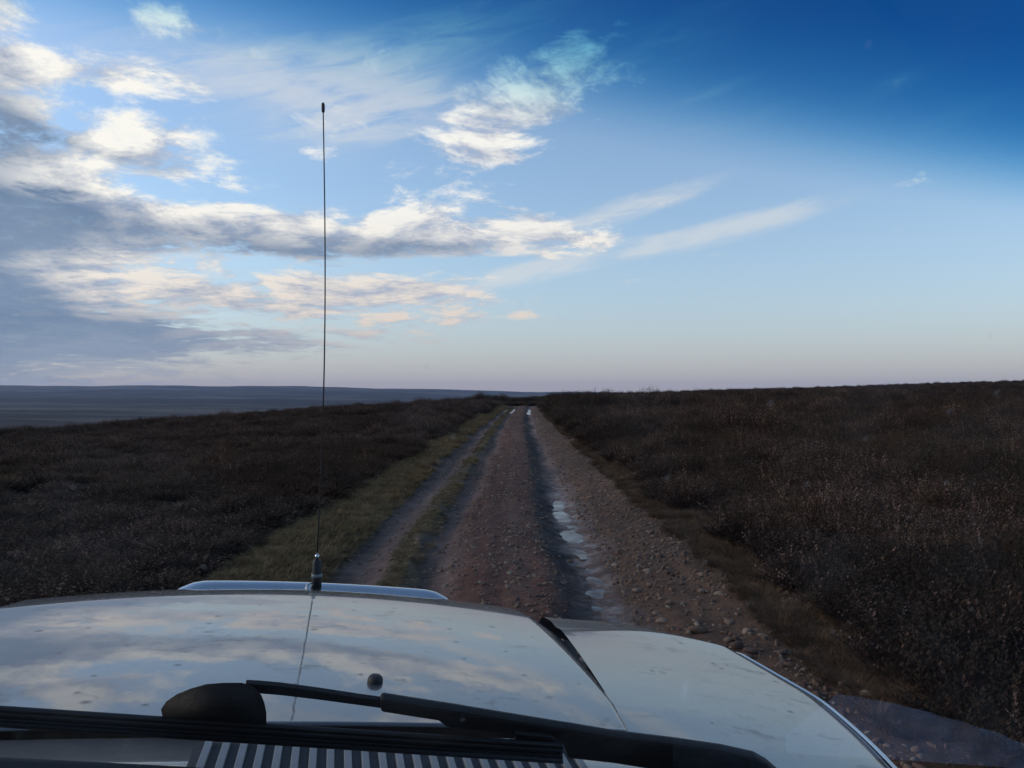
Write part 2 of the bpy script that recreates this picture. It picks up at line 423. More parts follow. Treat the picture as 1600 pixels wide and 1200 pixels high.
def moor_z(x, y):
    """large landform, without the track"""
    r = np.hypot(x, y)+1e-6; a = np.arctan2(x, np.maximum(y, 1e-6)); a = np.where(y <= 0, np.sign(x)*1.5, a)
    Y = r*np.maximum(np.cos(a), 0.25)
    ys = np.interp(a, AZ_, YS); zs = np.interp(a, AZ_, ZS); fv = np.interp(a, AZ_, FAR_V)
    near = zs*sstep(0.10, 1.0, Y/ys)
    over = np.maximum(Y-ys, 0)
    # beyond its own skyline the ground drops away, then climbs to the far ridge
    slope = (EYE-zs)/ys
    drop = zs-(slope+0.006)*over-0.035*over*sstep(0, 160, over)
    vfar = np.interp(np.log(np.maximum(Y, 1)), np.log([500, 800, 1500, 3000, 4500, 6500]), [690, 668, 645, 626, 613, 602])
    vfar = vfar+(fv-602)*sstep(1200, 6000, Y)
    zf = EYE-(vfar-612)/1202*Y
    zf = zf+fbm(x/620, y/620, 5)*sstep(400, 900, Y)*(12+9*sstep(1500, 4000, Y))*(1-0.35*sstep(5000, 6500, Y))
    zf = np.where(Y > 6500, zf-(Y-6500)*0.03, zf)
    z = np.where(Y <= ys, near, np.maximum(drop, np.where(Y > 420, zf, -1e4)))
    return z


def side_z(x, y):
    """bumps of the moor surface and the bank on each side of the track"""
    r = np.hypot(x, y)
    s = fbm(x/5.5+3, y/5.5, 4)*0.16*sstep(3, 14, r)+fbm(x/1.1, y/1.1, 3)*0.05
    s = s+fbm(x/85+2, y/85+6, 3)*1.5*sstep(150, 300, r)*sstep(0, 60, x)+fbm(x/28+9, y/28+4, 3)*0.55*sstep(18, 70, r)*(1-0.75*sstep(-4, -30, x)*(1-sstep(0, 1, 0)))
    xr = x-track_x(y)
    s = s+0.10*sstep(2.3, 3.2, xr)+0.05*sstep(-2.4, -3.2, xr)
    return s


TR0, TR1 = -2.85, 2.75
def ground_z(x, y):
    z = moor_z(x, y)+side_z(x, y)*(1-0.0*x)
    return z


def under_track(x, y):
    xr = x-track_x(y)
    m_ = sstep(TR0-0.02, TR0+0.35, xr)*(1-sstep(TR1-0.35, TR1+0.02, xr))*(1-sstep(99, 104, y))*sstep(-12, -9, y)
    return m_


XP = [-3.3, -2.8, -2.3, -1.95, -1.70, -1.48, -1.28, -1.08, -0.92, -0.74, -0.55, -0.25, 0.05, 0.32, 0.52, 0.70, 0.84, 1.00, 1.25, 1.6, 2.0, 2.4, 3.0]
ZP = [-.05, .05, .05, .03, -.035, -.055, -.035, .025, -.03, -.065, -.02, .025, .020, -.005, -.065, -.10, -.105, -.06, -.015, .01, .05, .10, .06]
def wander(y): return fbm(y/5.0, y*0+3.3, 4)*0.17


def track_z(x, y):
    xr = x-track_x(y)
    wob = wander(y)
    z = np.interp(xr+wob, XP, ZP)
    z = np.interp(xr+wob-0.05, XP, ZP)*0.5+z*0.5
    z = z*(0.85+0.55*vnoise(y/4.0, y*0+5))
    stony = np.interp(xr, [-3, -.6, -.4, .3, .5, .95, 1.1, 1.9, 2.3], [.4, .6, .9, .9, .7, .6, 1, 1, .4])
    z = z+fbm(x*7+9, y*4, 3)*0.022*np.exp(-((xr-0.8)/0.28)**2)+fbm(x*3.1, y*1.9, 3)*0.020+fbm(x*13, y*11, 3)*0.015*stony+fbm(x*2.0+40, y*0.5, 2)*0.015
    # tyre lugs pressed into the dark soft rut
    z = z+np.exp(-((xr+0.74)/0.12)**2)*0.007*np.sin(y*2*math.pi/0.13+np.abs(xr+.74)*30)*sstep(-.1, .4, fbm(x*0.0+6, y/2.2, 2)+.2)
    z = z+np.exp(-((xr-0.50)/0.13)**2)*0.012*np.sin(y*2*math.pi/0.16+fbm(x*4, y*2, 2)*3)*sstep(-.2, .5, fbm(x*0.0+1, y/3, 2)+.3)
    tilt = -math.tan(R(5.5))*x*(1-sstep(2.2, 3.9, y))*(1-sstep(1.1, 2.6, np.abs(x)))
    edge = 0.22*(sstep(TR0+0.28, TR0, xr)+sstep(TR1-0.28, TR1, xr))
    end = 0.35*sstep(97, 101, y)
    return moor_z(x, y)+z+tilt-edge-end


def surface_z(x, y):
    xr = x-track_x(y)
    on = (xr > TR0+0.2) & (xr < TR1-0.2) & (y < 98)
    return np.where(on, track_z(x, y), ground_z(x, y))


def build_ground():
    azs = np.concatenate([np.radians(np.linspace(-180, -60, 40, endpoint=False)), np.radians(np.linspace(-60, 60, 520, endpoint=False)),
                          np.radians(np.linspace(60, 180, 40, endpoint=False))])
    rs = np.concatenate([[0.3], np.geomspace(1.0, 60, 190), np.geomspace(60.8, 500, 150), np.geomspace(506, 9500, 190)])
    A, Rr = np.meshgrid(azs, rs)
    X = np.sin(A)*Rr; Y = np.cos(A)*Rr
    Z = ground_z(X, Y)
    Z = Z-0.45*under_track(X, Y)-0.04
    V = np.stack([X, Y, Z], -1).reshape(-1, 3)
    F = grid_faces(len(rs), len(azs), True)[:, ::-1]
    ce = len(V); V = np.vstack([V, [[0, 0, -0.5]]])
    heath = np.array([0.026, 0.0195, 0.0175]); straw = np.array([0.085, 0.060, 0.036]); green = np.array([0.030, 0.033, 0.020])
    x, y = V[:, 0], V[:, 1]; r = np.hypot(x, y)
    f = sstep(0.15, 0.6, fbm(x/22+5, y/9+2, 4)); g = sstep(0.1, 0.6, fbm(x/60, y/40+8, 4))
    c = heath*(1-f[:, None]*.45)+straw*f[:, None]*.45
    c = c*(1-.4*g[:, None])+green*.4*g[:, None]
    far = sstep(600, 1800, r)[:, None]
    ff = sstep(0.05, 0.32, fbm(x/800+2, y/230+7, 5, .6))[:, None]
    c = c*(1-far)+far*(np.array([0.016, 0.015, 0.016])*(1-ff)+np.array([0.080, 0.069, 0.055])*ff)
    tri = np.array([[ce, (k+1) % len(azs), k] for k in range(len(azs))])
    me = np_mesh('moor_ground', V, np.vstack([F[:, [0, 1, 2]], F[:, [0, 2, 3]], tri]), M['ground'], c, True)
    return add('moor_ground', me, kind='structure', label='dark heather moorland rolling away to the far ridge')


build_ground()


def build_track():
    ys = np.concatenate([np.arange(-10, 2.6, 0.25), np.arange(2.6, 8, 0.028), np.geomspace(8, 101, 560)])
    xs = np.concatenate([np.linspace(TR0, -2.0, 20, endpoint=False), np.linspace(-2.0, 2.1, 150, endpoint=False), np.linspace(2.1, TR1, 18)])
    Yg, Xr = np.meshgrid(ys, xs, indexing='ij')
    X = Xr+track_x(Yg); Z = track_z(X, Yg)
    V = np.stack([X, Yg, Z], -1).reshape(-1, 3)
    x = X.ravel(); y = Yg.ravel(); xr = Xr.ravel()+wander(y)+fbm(x*1.7, y*0.9, 4)*0.20
    K = [-2.9, -2.2, -1.88, -1.70, -1.35, -1.20, -0.98, -0.90, -0.62, -0.45, -0.15, 0.0, 0.28, 0.42, 0.62, 0.74, 0.95, 1.15, 1.7, 2.05, 2.8]
    soil = (.060, .052, .030); turf = (.070, .050, .024); pale = (.138, .084, .066); dark = (.022, .012, .010); red = (.102, .038, .022)
    mid = (.122, .058, .037); tan_ = (.108, .055, .030); dry = (.070, .038, .020)
    Cz = np.array([soil, turf, turf, dark, pale, turf, turf, dark, pale, red, red, mid, red, dark, dark, pale, pale, tan_, tan_, dry, dry])
    c = np.stack([np.interp(xr, K, Cz[:, k]) for k in range(3)], -1)
    blot = fbm(x*0.9+4, y*0.45+1, 4)
    c = c*(1+0.60*blot[:, None])
    c = c*(1+0.40*fbm(x*9, y*6, 3)[:, None])
    # lengthwise muddy streaks left by wheels
    stre = sstep(0.10, 0.50, fbm(xr*5.5+3, y*0.10+2, 4))*np.interp(xr, [-2, -1.7, .9, 1.1], [0, 1, 1, 0])
    c = c*(1-0.55*stre[:, None])
    # strips further off grow greener on the left, and the puddled crest
    wet = np.interp(xr, [-2, -1.7, -1.5, -1.2, -1, -.9, -.72, -.6, .3, .5, .9, 1.05, 1.2], [0, .2, .25, 0, 0, .2, .25, 0, 0, .35, 1, .5, 0])
    wet = wet*np.interp(y, [13, 20], [1, .2])
    me = np_mesh('track', V, grid_faces(len(ys), len(xs))[:, ::-1], M['track'], np.clip(c, .006, 1), True, {'Wet': wet})
    return add('track', me, kind='structure', label='rutted reddish dirt track running across the moor to a crest')


TRACK = build_track()


# puddles: level sheets lying in the ruts, the rut floor breaks their outline
def puddle(name, cx, y0, y1, half, lift, label):
    n = 40; V = []; F = []
    for i in range(n):
        y = y0+(y1-y0)*i/(n-1); tt = i/(n-1)
        wd = half*math.sin(math.pi*min(max(tt, 0.02), 0.98))**0.5*(0.85+0.3*float(vnoise(np.array(y*2.1), np.array(cx*9))))
        xc = cx+float(track_x(np.array(y)))
        zz = LEVEL(cx, y)+lift
        V += [(xc-wd, y, zz), (xc+wd, y, zz)]
    for i in range(n-1): F.append([2*i, 2*i+1, 2*i+3, 2*i+2])
    add(name, np_mesh(name, V, F, M['water'], None, True), kind='structure', label=label)


def LEVEL(cx, y):
    yy, dx_ = np.meshgrid(np.linspace(y-0.9, y+0.9, 13), np.linspace(-.28, .28, 25), indexing='ij')
    z = track_z(cx+dx_+track_x(yy), yy)
    return float(np.mean(np.min(z, axis=1)))


puddle('puddle', 0.80, 6.1, 8.0, 0.26, 0.005, 'shallow puddle lying in the right-hand rut beside the stony verge')
puddle('puddle', 0.80, 8.4, 13.2, 0.26, 0.012, 'long bright puddle further up the right-hand rut, beyond the shallow one')
puddle('puddle', -0.95, 64, 80, 0.60, 0.022, 'pale puddle in the left rut just below the crest of the track')
puddle('puddle', 0.85, 62, 79, 0.55, 0.022, 'pale puddle in the right rut just below the crest of the track')


# ------------------------------------------------------------------ plants: source meshes
def heather_mesh(seed, sprigs=150, hgt=0.40, rad=0.27, heads=0.3):
    g = np.random.default_rng(seed); V = []; F = []; C = []
    for s in range(sprigs):
        th = g.random()*2*math.pi; rr = math.sqrt(g.random()); bx, by = rad*0.55*rr*math.cos(th), rad*0.55*rr*math.sin(th)
        top = hgt*(0.62+0.38*g.random())*(1-0.45*rr*rr)
        lean = rad*0.55*rr
        tx, ty = bx+lean*math.cos(th)+g.normal()*0.02, by+lean*math.sin(th)+g.normal()*0.02
        base = np.array([bx*0.5, by*0.5, -0.03]); tip = np.array([tx, ty, top]); mid = np.array([bx*1.05, by*1.05, top*0.55])
        i0 = len(V); wdt = 0.0022
        V += [base+[wdt, 0, 0], base-[wdt, 0, 0], tip]; F.append((i0, i0+1, i0+2)); C += [(.030, .020, .015)]*3
        seed_head = g.random() < heads
        kind = g.random()
        leaf = np.array([.030, .028, .016]) if kind < 0.5 else np.array([.040, .024, .019])
        head = np.array([.195, .155, .122])*(0.45+0.85*g.random()) if seed_head else np.array([.050, .042, .026])
        nl = 9
        for k in range(nl):
            tt = 0.30+0.70*(k+g.random())/nl
            p = (1-tt)**2*base+2*tt*(1-tt)*mid+tt*tt*tip
            for j in range(2):
                a = g.random()*2*math.pi; ln = (0.030-0.014*tt)*(0.7+0.7*g.random()); up = 0.5+0.8*g.random()
                d = np.array([math.cos(a), math.sin(a), up]); d /= np.linalg.norm(d); sd = np.array([-math.sin(a), math.cos(a), 0])*ln*0.26
                i0 = len(V); V += [p-sd, p+sd, p+d*ln]; F.append((i0, i0+1, i0+2))
                cc = leaf if tt < 0.72 else head
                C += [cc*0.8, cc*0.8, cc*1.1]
    return np_mesh('heather_bush', np.array(V), np.array(F), M['heather'], np.array(C))


def tuft_mesh(name, seed, blades, ln, spread, wdt, c0, c1, droop=0.6):
    g = np.random.default_rng(seed); V = []; F = []; C = []
    for s in range(blades):
        th = g.random()*2*math.pi; rr = math.sqrt(g.random())*spread
        p = np.array([rr*math.cos(th), rr*math.sin(th), -0.01]); out = np.array([math.cos(th+g.normal()*.7), math.sin(th+g.normal()*.7), 0])
        L = ln*(0.5+0.7*g.random()); a = 0.15+0.5*g.random(); sd = np.array([-out[1], out[0], 0])*wdt*(0.6+0.8*g.random())
        cc = np.array(c0)*(1-s/blades)+np.array(c1)*(s/blades); cc = cc*(0.6+0.8*g.random())
        i0 = len(V); q_ = p.copy(); n = 3
        for k in range(n+1):
            tt = k/n
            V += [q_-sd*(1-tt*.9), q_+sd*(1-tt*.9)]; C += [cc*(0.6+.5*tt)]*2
            ang = a+droop*tt*1.6
            q_ = q_+L/n*(out*math.sin(ang)+np.array([0, 0, math.cos(ang)]))
        for k in range(n):
            b0 = i0+2*k; F += [(b0, b0+1, b0+3), (b0, b0+3, b0+2)]
    return np_mesh(name, np.array(V), np.array(F), M['grass'], np.array(C))


def stone_mesh(seed):
    g = np.random.default_rng(seed); bm = bmesh.new(); bmesh.ops.create_icosphere(bm, subdivisions=2, radius=1.0)
    ph = g.random(6)*6
    cuts = [(Vector(g.normal(size=3)).normalized(), 0.50+0.30*g.random()) for _ in range(9)]
    for vtx in bm.verts:
        p = vtx.co.copy()
        for nrm, d in cuts:
            e = p.dot(nrm)-d
            if e > 0: p -= nrm*e*0.9
        k = 1+0.10*math.sin(3*p.x+ph[0])+0.10*math.sin(4*p.y+ph[1])+0.08*math.sin(5*p.z+ph[2])
        vtx.co = Vector((p.x*k, p.y*k*(0.62+0.25*ph[3]/6), p.z*k*(0.42+0.2*ph[4]/6)))
    V = np.array([v_.co[:] for v_ in bm.verts]); bm.verts.index_update()
    F = np.array([[v_.index for v_ in f.verts] for f in bm.faces]); bm.free()
    base_c = [(.145, .082, .054), (.185, .120, .082), (.090, .050, .035), (.160, .094, .058), (.115, .068, .050), (.23, .165, .115)][seed % 6]
    return np_mesh('stone', V, F, M['stone'], np.tile(base_c, (len(V), 1)), False)


def sub_collection(name):
    c = bpy.data.collections.new(name); COL.children.link(c); return c


HC, TC, SCOL = sub_collection('heather_bushes'), sub_collection('grass_tufts'), sub_collection('loose_stones')
GC = sub_collection('turf_tufts')


def scatter(name, P, rot, scl, idx, coll, **tags):
    """one object: copies of the plants or stones in coll stand on the points P"""
    me = bpy.data.meshes.new(name); n = len(P)
    me.vertices.add(n); me.vertices.foreach_set('co', np.asarray(P, np.float32).ravel())
    for nm, arr in (('rot', rot), ('scl', scl)):
        a = me.attributes.new(nm, 'FLOAT_VECTOR', 'POINT'); a.data.foreach_set('vector', np.asarray(arr, np.float32).ravel())
    a = me.attributes.new('idx', 'INT', 'POINT'); a.data.foreach_set('value', np.asarray(idx, np.int32))
    ng = bpy.data.node_groups.new(name+'_scatter', 'GeometryNodeTree')
    ng.interface.new_socket('Geometry', in_out='INPUT', socket_type='NodeSocketGeometry')
    ng.interface.new_socket('Geometry', in_out='OUTPUT', socket_type='NodeSocketGeometry')
    gi = ng.nodes.new('NodeGroupInput'); go = ng.nodes.new('NodeGroupOutput')
    ip = ng.nodes.new('GeometryNodeInstanceOnPoints'); ci = ng.nodes.new('GeometryNodeCollectionInfo')
    ci.inputs[0].default_value = coll; ci.inputs[1].default_value = True; ci.inputs[2].default_value = True
    L = ng.links.new
    L(gi.outputs[0], ip.inputs['Points']); L(ci.outputs[0], ip.inputs['Instance']); ip.inputs['Pick Instance'].default_value = True
    for nm, typ, sk in (('rot', 'FLOAT_VECTOR', 'Rotation'), ('scl', 'FLOAT_VECTOR', 'Scale'), ('idx', 'INT', 'Instance Index')):
        na = ng.nodes.new('GeometryNodeInputNamedAttribute'); na.data_type = typ; na.inputs[0].default_value = nm
        L(na.outputs[0], ip.inputs[sk])
    L(ip.outputs[0], go.inputs[0])
    o = add(name, me, **tags)
    md = o.modifiers.new('scatter', 'NODES'); md.node_group = ng
    return o


def scat_pts(n, xf, yf):
    return xf(rng.random(n)), yf(rng.random(n))


# --- heather bushes that stand out singly, and the heather they belong to
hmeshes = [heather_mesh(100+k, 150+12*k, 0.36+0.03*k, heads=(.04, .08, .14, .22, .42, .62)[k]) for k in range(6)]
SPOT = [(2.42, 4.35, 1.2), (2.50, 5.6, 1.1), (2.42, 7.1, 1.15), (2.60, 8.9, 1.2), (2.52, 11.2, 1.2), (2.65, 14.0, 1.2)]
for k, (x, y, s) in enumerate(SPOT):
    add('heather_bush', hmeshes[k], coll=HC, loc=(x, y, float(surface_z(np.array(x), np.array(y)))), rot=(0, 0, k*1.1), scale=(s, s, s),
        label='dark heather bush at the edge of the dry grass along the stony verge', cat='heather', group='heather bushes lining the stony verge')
def mound(x, y, s, sz, label):
    add('heather_mound', hmeshes[2], loc=(x, y, float(ground_z(np.array(x), np.array(y)))-0.05), rot=(0, 0, 0.4), scale=(s, s, sz), label=label, cat='heather')
mound(-19.6, 56, 5.0, 2.6, 'single low dark heather mound on the skyline left of the track')
mound(1.7, 104, 2.4, 1.5, 'small dark heather clump standing just beyond the crest of the track')


def heather_field():
    P = []; S = []
    def ring(y0, y1, dens, s0, s1, half=0.80):
        area = half*(y1*y1-y0*y0); n = int(area*dens)
        y = np.sqrt(rng.random(n)*(y1*y1-y0*y0)+y0*y0); x = (rng.random(n)*2-1)*half*y
        if y0 < 3: x = (rng.random(n)*2-1)*(half*y+2.5)
        return x, y, s0+(s1-s0)*rng.random(n)
    sets = [ring(0.3, 9, 26, .85, 1.35, 1.0), ring(9, 22, 13, 1.0, 1.6), ring(22, 50, 5.0, 1.3, 2.2), ring(50, 110, 1.5, 1.8, 3.2), ring(110, 340, 0.22, 2.8, 5.5, .75)]
    Rr, Ll = [], []
    for x, y, s in sets:
        xr = x-track_x(y)
        e = fbm(x*0+2.1, y/2.3, 3)*0.26
        right = (xr > 2.26+e) | (y > 101)
        left = (xr < -2.75+fbm(x*0+8.1, y/2.0, 3)*0.35) & (y <= 101)
        pn = fbm(x/7+11, y/5+3, 3)
        keepR = right & ~((pn > 0.40) & (y > 12)) & (np.hypot(x, y) > 3.2)
        keepL = left & (rng.random(len(x)) > 0.10+0.5*sstep(.25, .55, pn))
        keepR &= ~((moor_z(x, y) < -3))
        for keep, out, hz in ((keepR, Rr, 1.12), (keepL, Ll, 0.62)):
            xx, yy, ss = x[keep], y[keep], s[keep]
            hh = hz*(0.34+0.75*vnoise(xx/1.2, yy/1.2)+0.45*vnoise(xx/4.1+7, yy/4.1))*ss
            if hz > 1: hh = hh*np.where(yy > 60, 0.60, 1.0)
            near_e = sstep(2.4, 3.4, np.abs(xx-track_x(yy)))
            hh = hh*(0.75+0.25*near_e)
            out.append((xx, yy, ss, hh))
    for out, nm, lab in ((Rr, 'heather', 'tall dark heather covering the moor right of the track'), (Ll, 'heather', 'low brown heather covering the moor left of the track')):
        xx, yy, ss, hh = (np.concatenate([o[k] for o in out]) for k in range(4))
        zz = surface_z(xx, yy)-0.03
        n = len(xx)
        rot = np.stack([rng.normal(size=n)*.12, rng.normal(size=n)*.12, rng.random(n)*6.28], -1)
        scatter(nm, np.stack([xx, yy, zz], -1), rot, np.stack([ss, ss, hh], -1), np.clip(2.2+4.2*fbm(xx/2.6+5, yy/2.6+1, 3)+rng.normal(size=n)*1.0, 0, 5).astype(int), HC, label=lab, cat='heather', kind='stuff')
        print(nm, n)


heather_field()

# --- grass: dry tussocks along the right verge (singly), turf strips and verge grass (stuff)
DRY0, DRY1 = (.180, .110, .062), (.120, .074, .046)
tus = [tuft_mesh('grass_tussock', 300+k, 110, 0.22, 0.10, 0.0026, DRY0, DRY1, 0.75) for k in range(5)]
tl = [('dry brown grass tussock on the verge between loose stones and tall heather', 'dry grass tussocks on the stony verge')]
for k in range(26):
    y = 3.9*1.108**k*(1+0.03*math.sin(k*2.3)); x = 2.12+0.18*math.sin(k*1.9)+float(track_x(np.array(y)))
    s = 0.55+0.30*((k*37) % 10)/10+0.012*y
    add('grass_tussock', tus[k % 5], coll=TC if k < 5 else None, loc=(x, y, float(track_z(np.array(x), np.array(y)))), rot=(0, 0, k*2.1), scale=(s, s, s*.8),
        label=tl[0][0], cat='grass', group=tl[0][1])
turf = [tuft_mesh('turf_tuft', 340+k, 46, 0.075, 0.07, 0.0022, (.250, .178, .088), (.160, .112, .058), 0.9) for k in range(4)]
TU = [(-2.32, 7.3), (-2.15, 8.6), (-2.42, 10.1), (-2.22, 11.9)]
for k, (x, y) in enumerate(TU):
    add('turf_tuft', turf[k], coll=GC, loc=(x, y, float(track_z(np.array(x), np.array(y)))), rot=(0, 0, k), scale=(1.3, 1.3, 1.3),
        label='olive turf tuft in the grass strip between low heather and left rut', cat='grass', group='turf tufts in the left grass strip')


def strip(name, lab, x0, x1, y0, y1, n, s0, s1, zs, coll, nv, power=2.2, gaps=0.0, fade=0.12):
    u = rng.random(n); y = y0*(y1/y0)**(u**(1.0/1.0)); y = y0+(y1-y0)*((y-y0)/(y1-y0))
    x = x0+(x1-x0)*rng.random(n)
    e = np.minimum(x-x0, x1-x)+fbm(x*0+x0*7, y/1.2, 3)*fade*2.2
    keep = (e > 0) & (fbm(x*1.6+x0, y*0.9, 3) > gaps-0.75)
    x, y = x[keep], y[keep]; n = len(x)
    x = x+track_x(y)
    sc_ = (s0+(s1-s0)*rng.random(n))*(1+y*0.028)
    P = np.stack([x, y, surface_z(x, y)], -1)
    scatter(name, P, np.stack([rng.normal(size=n)*.2, rng.normal(size=n)*.2, rng.random(n)*6.28], -1),
            np.stack([sc_, sc_, sc_*zs], -1), rng.integers(0, nv, n), coll, label=lab, cat='grass', kind='stuff')


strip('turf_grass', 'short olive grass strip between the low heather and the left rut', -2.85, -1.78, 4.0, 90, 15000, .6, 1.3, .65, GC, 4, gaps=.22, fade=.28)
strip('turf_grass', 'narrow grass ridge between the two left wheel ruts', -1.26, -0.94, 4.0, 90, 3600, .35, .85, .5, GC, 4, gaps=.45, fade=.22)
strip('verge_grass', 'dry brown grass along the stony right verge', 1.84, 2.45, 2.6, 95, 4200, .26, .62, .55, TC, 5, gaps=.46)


def moor_grass():
    """dry bents growing through the heather in drifts"""
    n = 26000; y = 6*(220/6)**rng.random(n); x = (rng.random(n)*2-1)*0.78*y
    d = fbm(x/7+11, y/5+3, 3); xr = x-track_x(y)
    keep = ((d > 0.27) | ((d > 0.08) & (rng.random(n) < 0.15))) & ((xr > 2.7) | (xr < -2.6) | (y > 100)) & (y > 14)
    beyond = (y > 84) & (y < 190) & (np.abs(x/y+0.01) < 0.085)
    keep |= beyond & ((np.abs(xr) > 2.7) | (y > 100))
    keep &= moor_z(x, y) > -3
    x, y = x[keep], y[keep]; n = len(x)
    s = (0.7+0.6*rng.random(n))*(1+y*0.014)
    scatter('moor_grass', np.stack([x, y, ground_z(x, y)-.02], -1), np.stack([rng.normal(size=n)*.15, rng.normal(size=n)*.15, rng.random(n)*6.28], -1),
            np.stack([s, s, s*(1.0+0*s)], -1), rng.integers(0, 5, n), TC, label='drifts of dry brown grass growing through the heather', cat='grass', kind='stuff')


moor_grass()

# ------------------------------------------------------------------ stones
smesh = [stone_mesh(k) for k in range(12)]
BIG = [(1.33, 5.55, .085), (1.62, 5.75, .06), (1.50, 5.15, .075), (1.28, 6.3, .06), (1.75, 5.0, .055), (1.95, 4.2, .065), (1.84, 4.55, .05), (1.62, 6.6, .055),
       (1.45, 7.2, .05), (1.30, 8.0, .05), (1.70, 7.6, .05), (1.15, 5.9, .07)]
for k, (x, y, s) in enumerate(BIG):
    add('stone', smesh[k], coll=SCOL, loc=(x, y, float(track_z(np.array(x), np.array(y)))+s*0.18), rot=(0.1*math.sin(k), 0.1*math.cos(k*2), k*1.7), scale=(s*.85, s*.85, s*.85),
        label='large loose angular stone lying on the right verge of the track', cat='stone', group='large loose stones on the right verge')


def more_stones():
    n = 0
    while n < 260:
        u = rng.random(); y = 3.4+16*u**1.7
        zone = rng.random()
        x = 0.95+0.95*rng.random() if zone < 0.72 else (-0.5+0.85*rng.random() if zone < .93 else -1.9+3*rng.random())
        xx = x+float(track_x(np.array(y))); s = (0.018+0.046*rng.random()**2.5)*(1.0 if zone < .72 else .75)
        o = bpy.data.objects.new('stone', smesh[rng.integers(0, 12)]); COL.objects.link(o); o.parent = TRACK
        o.location = (xx, y, float(track_z(np.array(xx), np.array(y)))+s*0.05)
        o.rotation_euler = (rng.normal()*.25, rng.normal()*.25, rng.random()*6.28); o.scale = (s, s*(.8+.4*rng.random()), s)
        n += 1


more_stones()


def gravel():
    n = 44000; y = 3.0*(85/3.0)**rng.random(n)
    z = rng.random(n)
    x = np.where(z < .50, 0.95+1.45*rng.random(n)**1.15, np.where(z < .72, -0.62+1.0*rng.random(n), -1.85+2.4*rng.random(n)))
    cl = fbm(x*2.5+3, y*1.6, 3); keep = rng.random(n) < 0.35+0.7*sstep(-.3, .5, cl)
    keep &= ~((x > .66) & (x < .95) & (y < 14))
    x, y = x[keep], y[keep]; n = len(x)
    s = (0.005+0.026*rng.random(n)**3.5)*(1+0.02*y); x = x+track_x(y)
    P = np.stack([x, y, track_z(x, y)+s*0.02], -1)
    scatter('gravel', P, np.stack([rng.normal(size=n)*.4, rng.normal(size=n)*.4, rng.random(n)*6.28], -1), np.stack([s, s*(.8+.4*rng.random(n)), s], -1),
            rng.integers(0, 12, n), SCOL, label='small stones and gravel strewn over the track', cat='gravel', kind='stuff')


gravel()

# ------------------------------------------------------------------ the car: local axes x right, y forward, z up, origin at the camera's place in the cab
car = bpy.data.objects.new('off_road_car', None); COL.objects.link(car)
car['label'] = 'silver off-road car seen from inside over its bonnet, wiper and aerial'; car['category'] = 'car'
GROUND_OFF = 1.70
Mcar = Matrix.Translation((0, 0, EYE)) @ Matrix.Rotation(R(12.7), 4, 'Z') @ Matrix.Rotation(R(5.5), 4, 'Y')
foot = Vector((0, 0, -GROUND_OFF))
car.matrix_world = Mcar @ Matrix.Translation(foot)


def part(name, VF, mat, parent=None, smooth=False, bev=0.0, label=None):
    V, F = VF
    me = np_mesh(name, np.asarray([tuple(p) for p in V]) if not isinstance(V, np.ndarray) else V, F, M[mat], None, smooth)
    if not isinstance(F, np.ndarray):
        bm = bmesh.new(); bm.from_mesh(me); bmesh.ops.recalc_face_normals(bm, faces=bm.faces); bm.to_mesh(me); bm.free()
        if smooth: me.polygons.foreach_set('use_smooth', np.ones(len(me.polygons), dtype=bool))
    o = add(name, me)
    o.parent = parent or car
    if parent is None: o.location = -foot     # meshes are drawn in cab coordinates
    if label: o['label'] = label
    if bev: bevel(o, bev)
    return o


YR = 1.00                                              # rear edge of the bonnet
def y_front(x): return 2.165-0.55*x*x
def bonnet_edge(tt): return 0.435+0.145*tt             # half width, rear to front
LEFT_EXTRA = 0.13
def roll_over(e):
    f = np.maximum(e-0.05, 0)
    return 0.65*np.minimum(e, 0.05)**2+0.065*f+0.10*f*f+16.0*np.maximum(e-0.275, 0)**2
def prof(s):                                           # drop of the bonnet along its length, s = metres from the rear edge
    return -(0.030*s+0.048*s*s)


def bonnet_z(x, y):
    yf = y_front(x)
    L = yf-YR; s = (y-YR)
    s0 = np.minimum(s, L-0.32)
    z = -0.418+prof(s0)-0.055*x*x
    e = np.clip(s-(L-0.32), 0, 0.32)                   # nose rolling over
    z = z-e*(0.030+0.096*(L-0.32))-roll_over(e)
    tt = np.clip((y-1.12)/(1.82-1.12), 0, 1)
    xe = bonnet_edge(np.clip((y-YR)/0.9, 0, 1)); xe = np.where(x < 0, xe+LEFT_EXTRA, xe); wd = 0.005+0.078*tt**1.1
    k = np.clip((np.abs(x)-(xe-wd))/wd, 0, 1)
    z = z-(k*0.8+k*k*0.2)*(0.002+0.040*tt)
    return z


def build_bonnet():
    nx, ny = 221, 150
    V = np.zeros((ny, nx, 3))
    for j in range(ny):
        tj = j/(ny-1); tj = 1-(1-tj)**1.35
        for i in range(nx):
            sx = -1+2*i/(nx-1); sx = math.copysign(abs(sx)**0.75, sx)
            # width follows the tapering edge
            y = YR; xx = sx*bonnet_edge(tj)
            yf = float(y_front(xx)); y = YR+(yf-YR)*tj
            xx = sx*(bonnet_edge(min((y-YR)/0.9, 1))+(LEFT_EXTRA if sx < 0 else 0))
            V[j, i] = (xx, y, float(bonnet_z(np.array(xx), np.array(y))))
    W_ = V.reshape(-1, 3)
    F = grid_faces(ny, nx)
    return part('bonnet', (W_, F), 'paint', smooth=True, label='silver bonnet mirroring the clouds, specked with dirt')


bonnet = build_bonnet()
md = bonnet.modifiers.new('thickness', 'SOLIDIFY'); md.thickness = 0.004; md.offset = -1


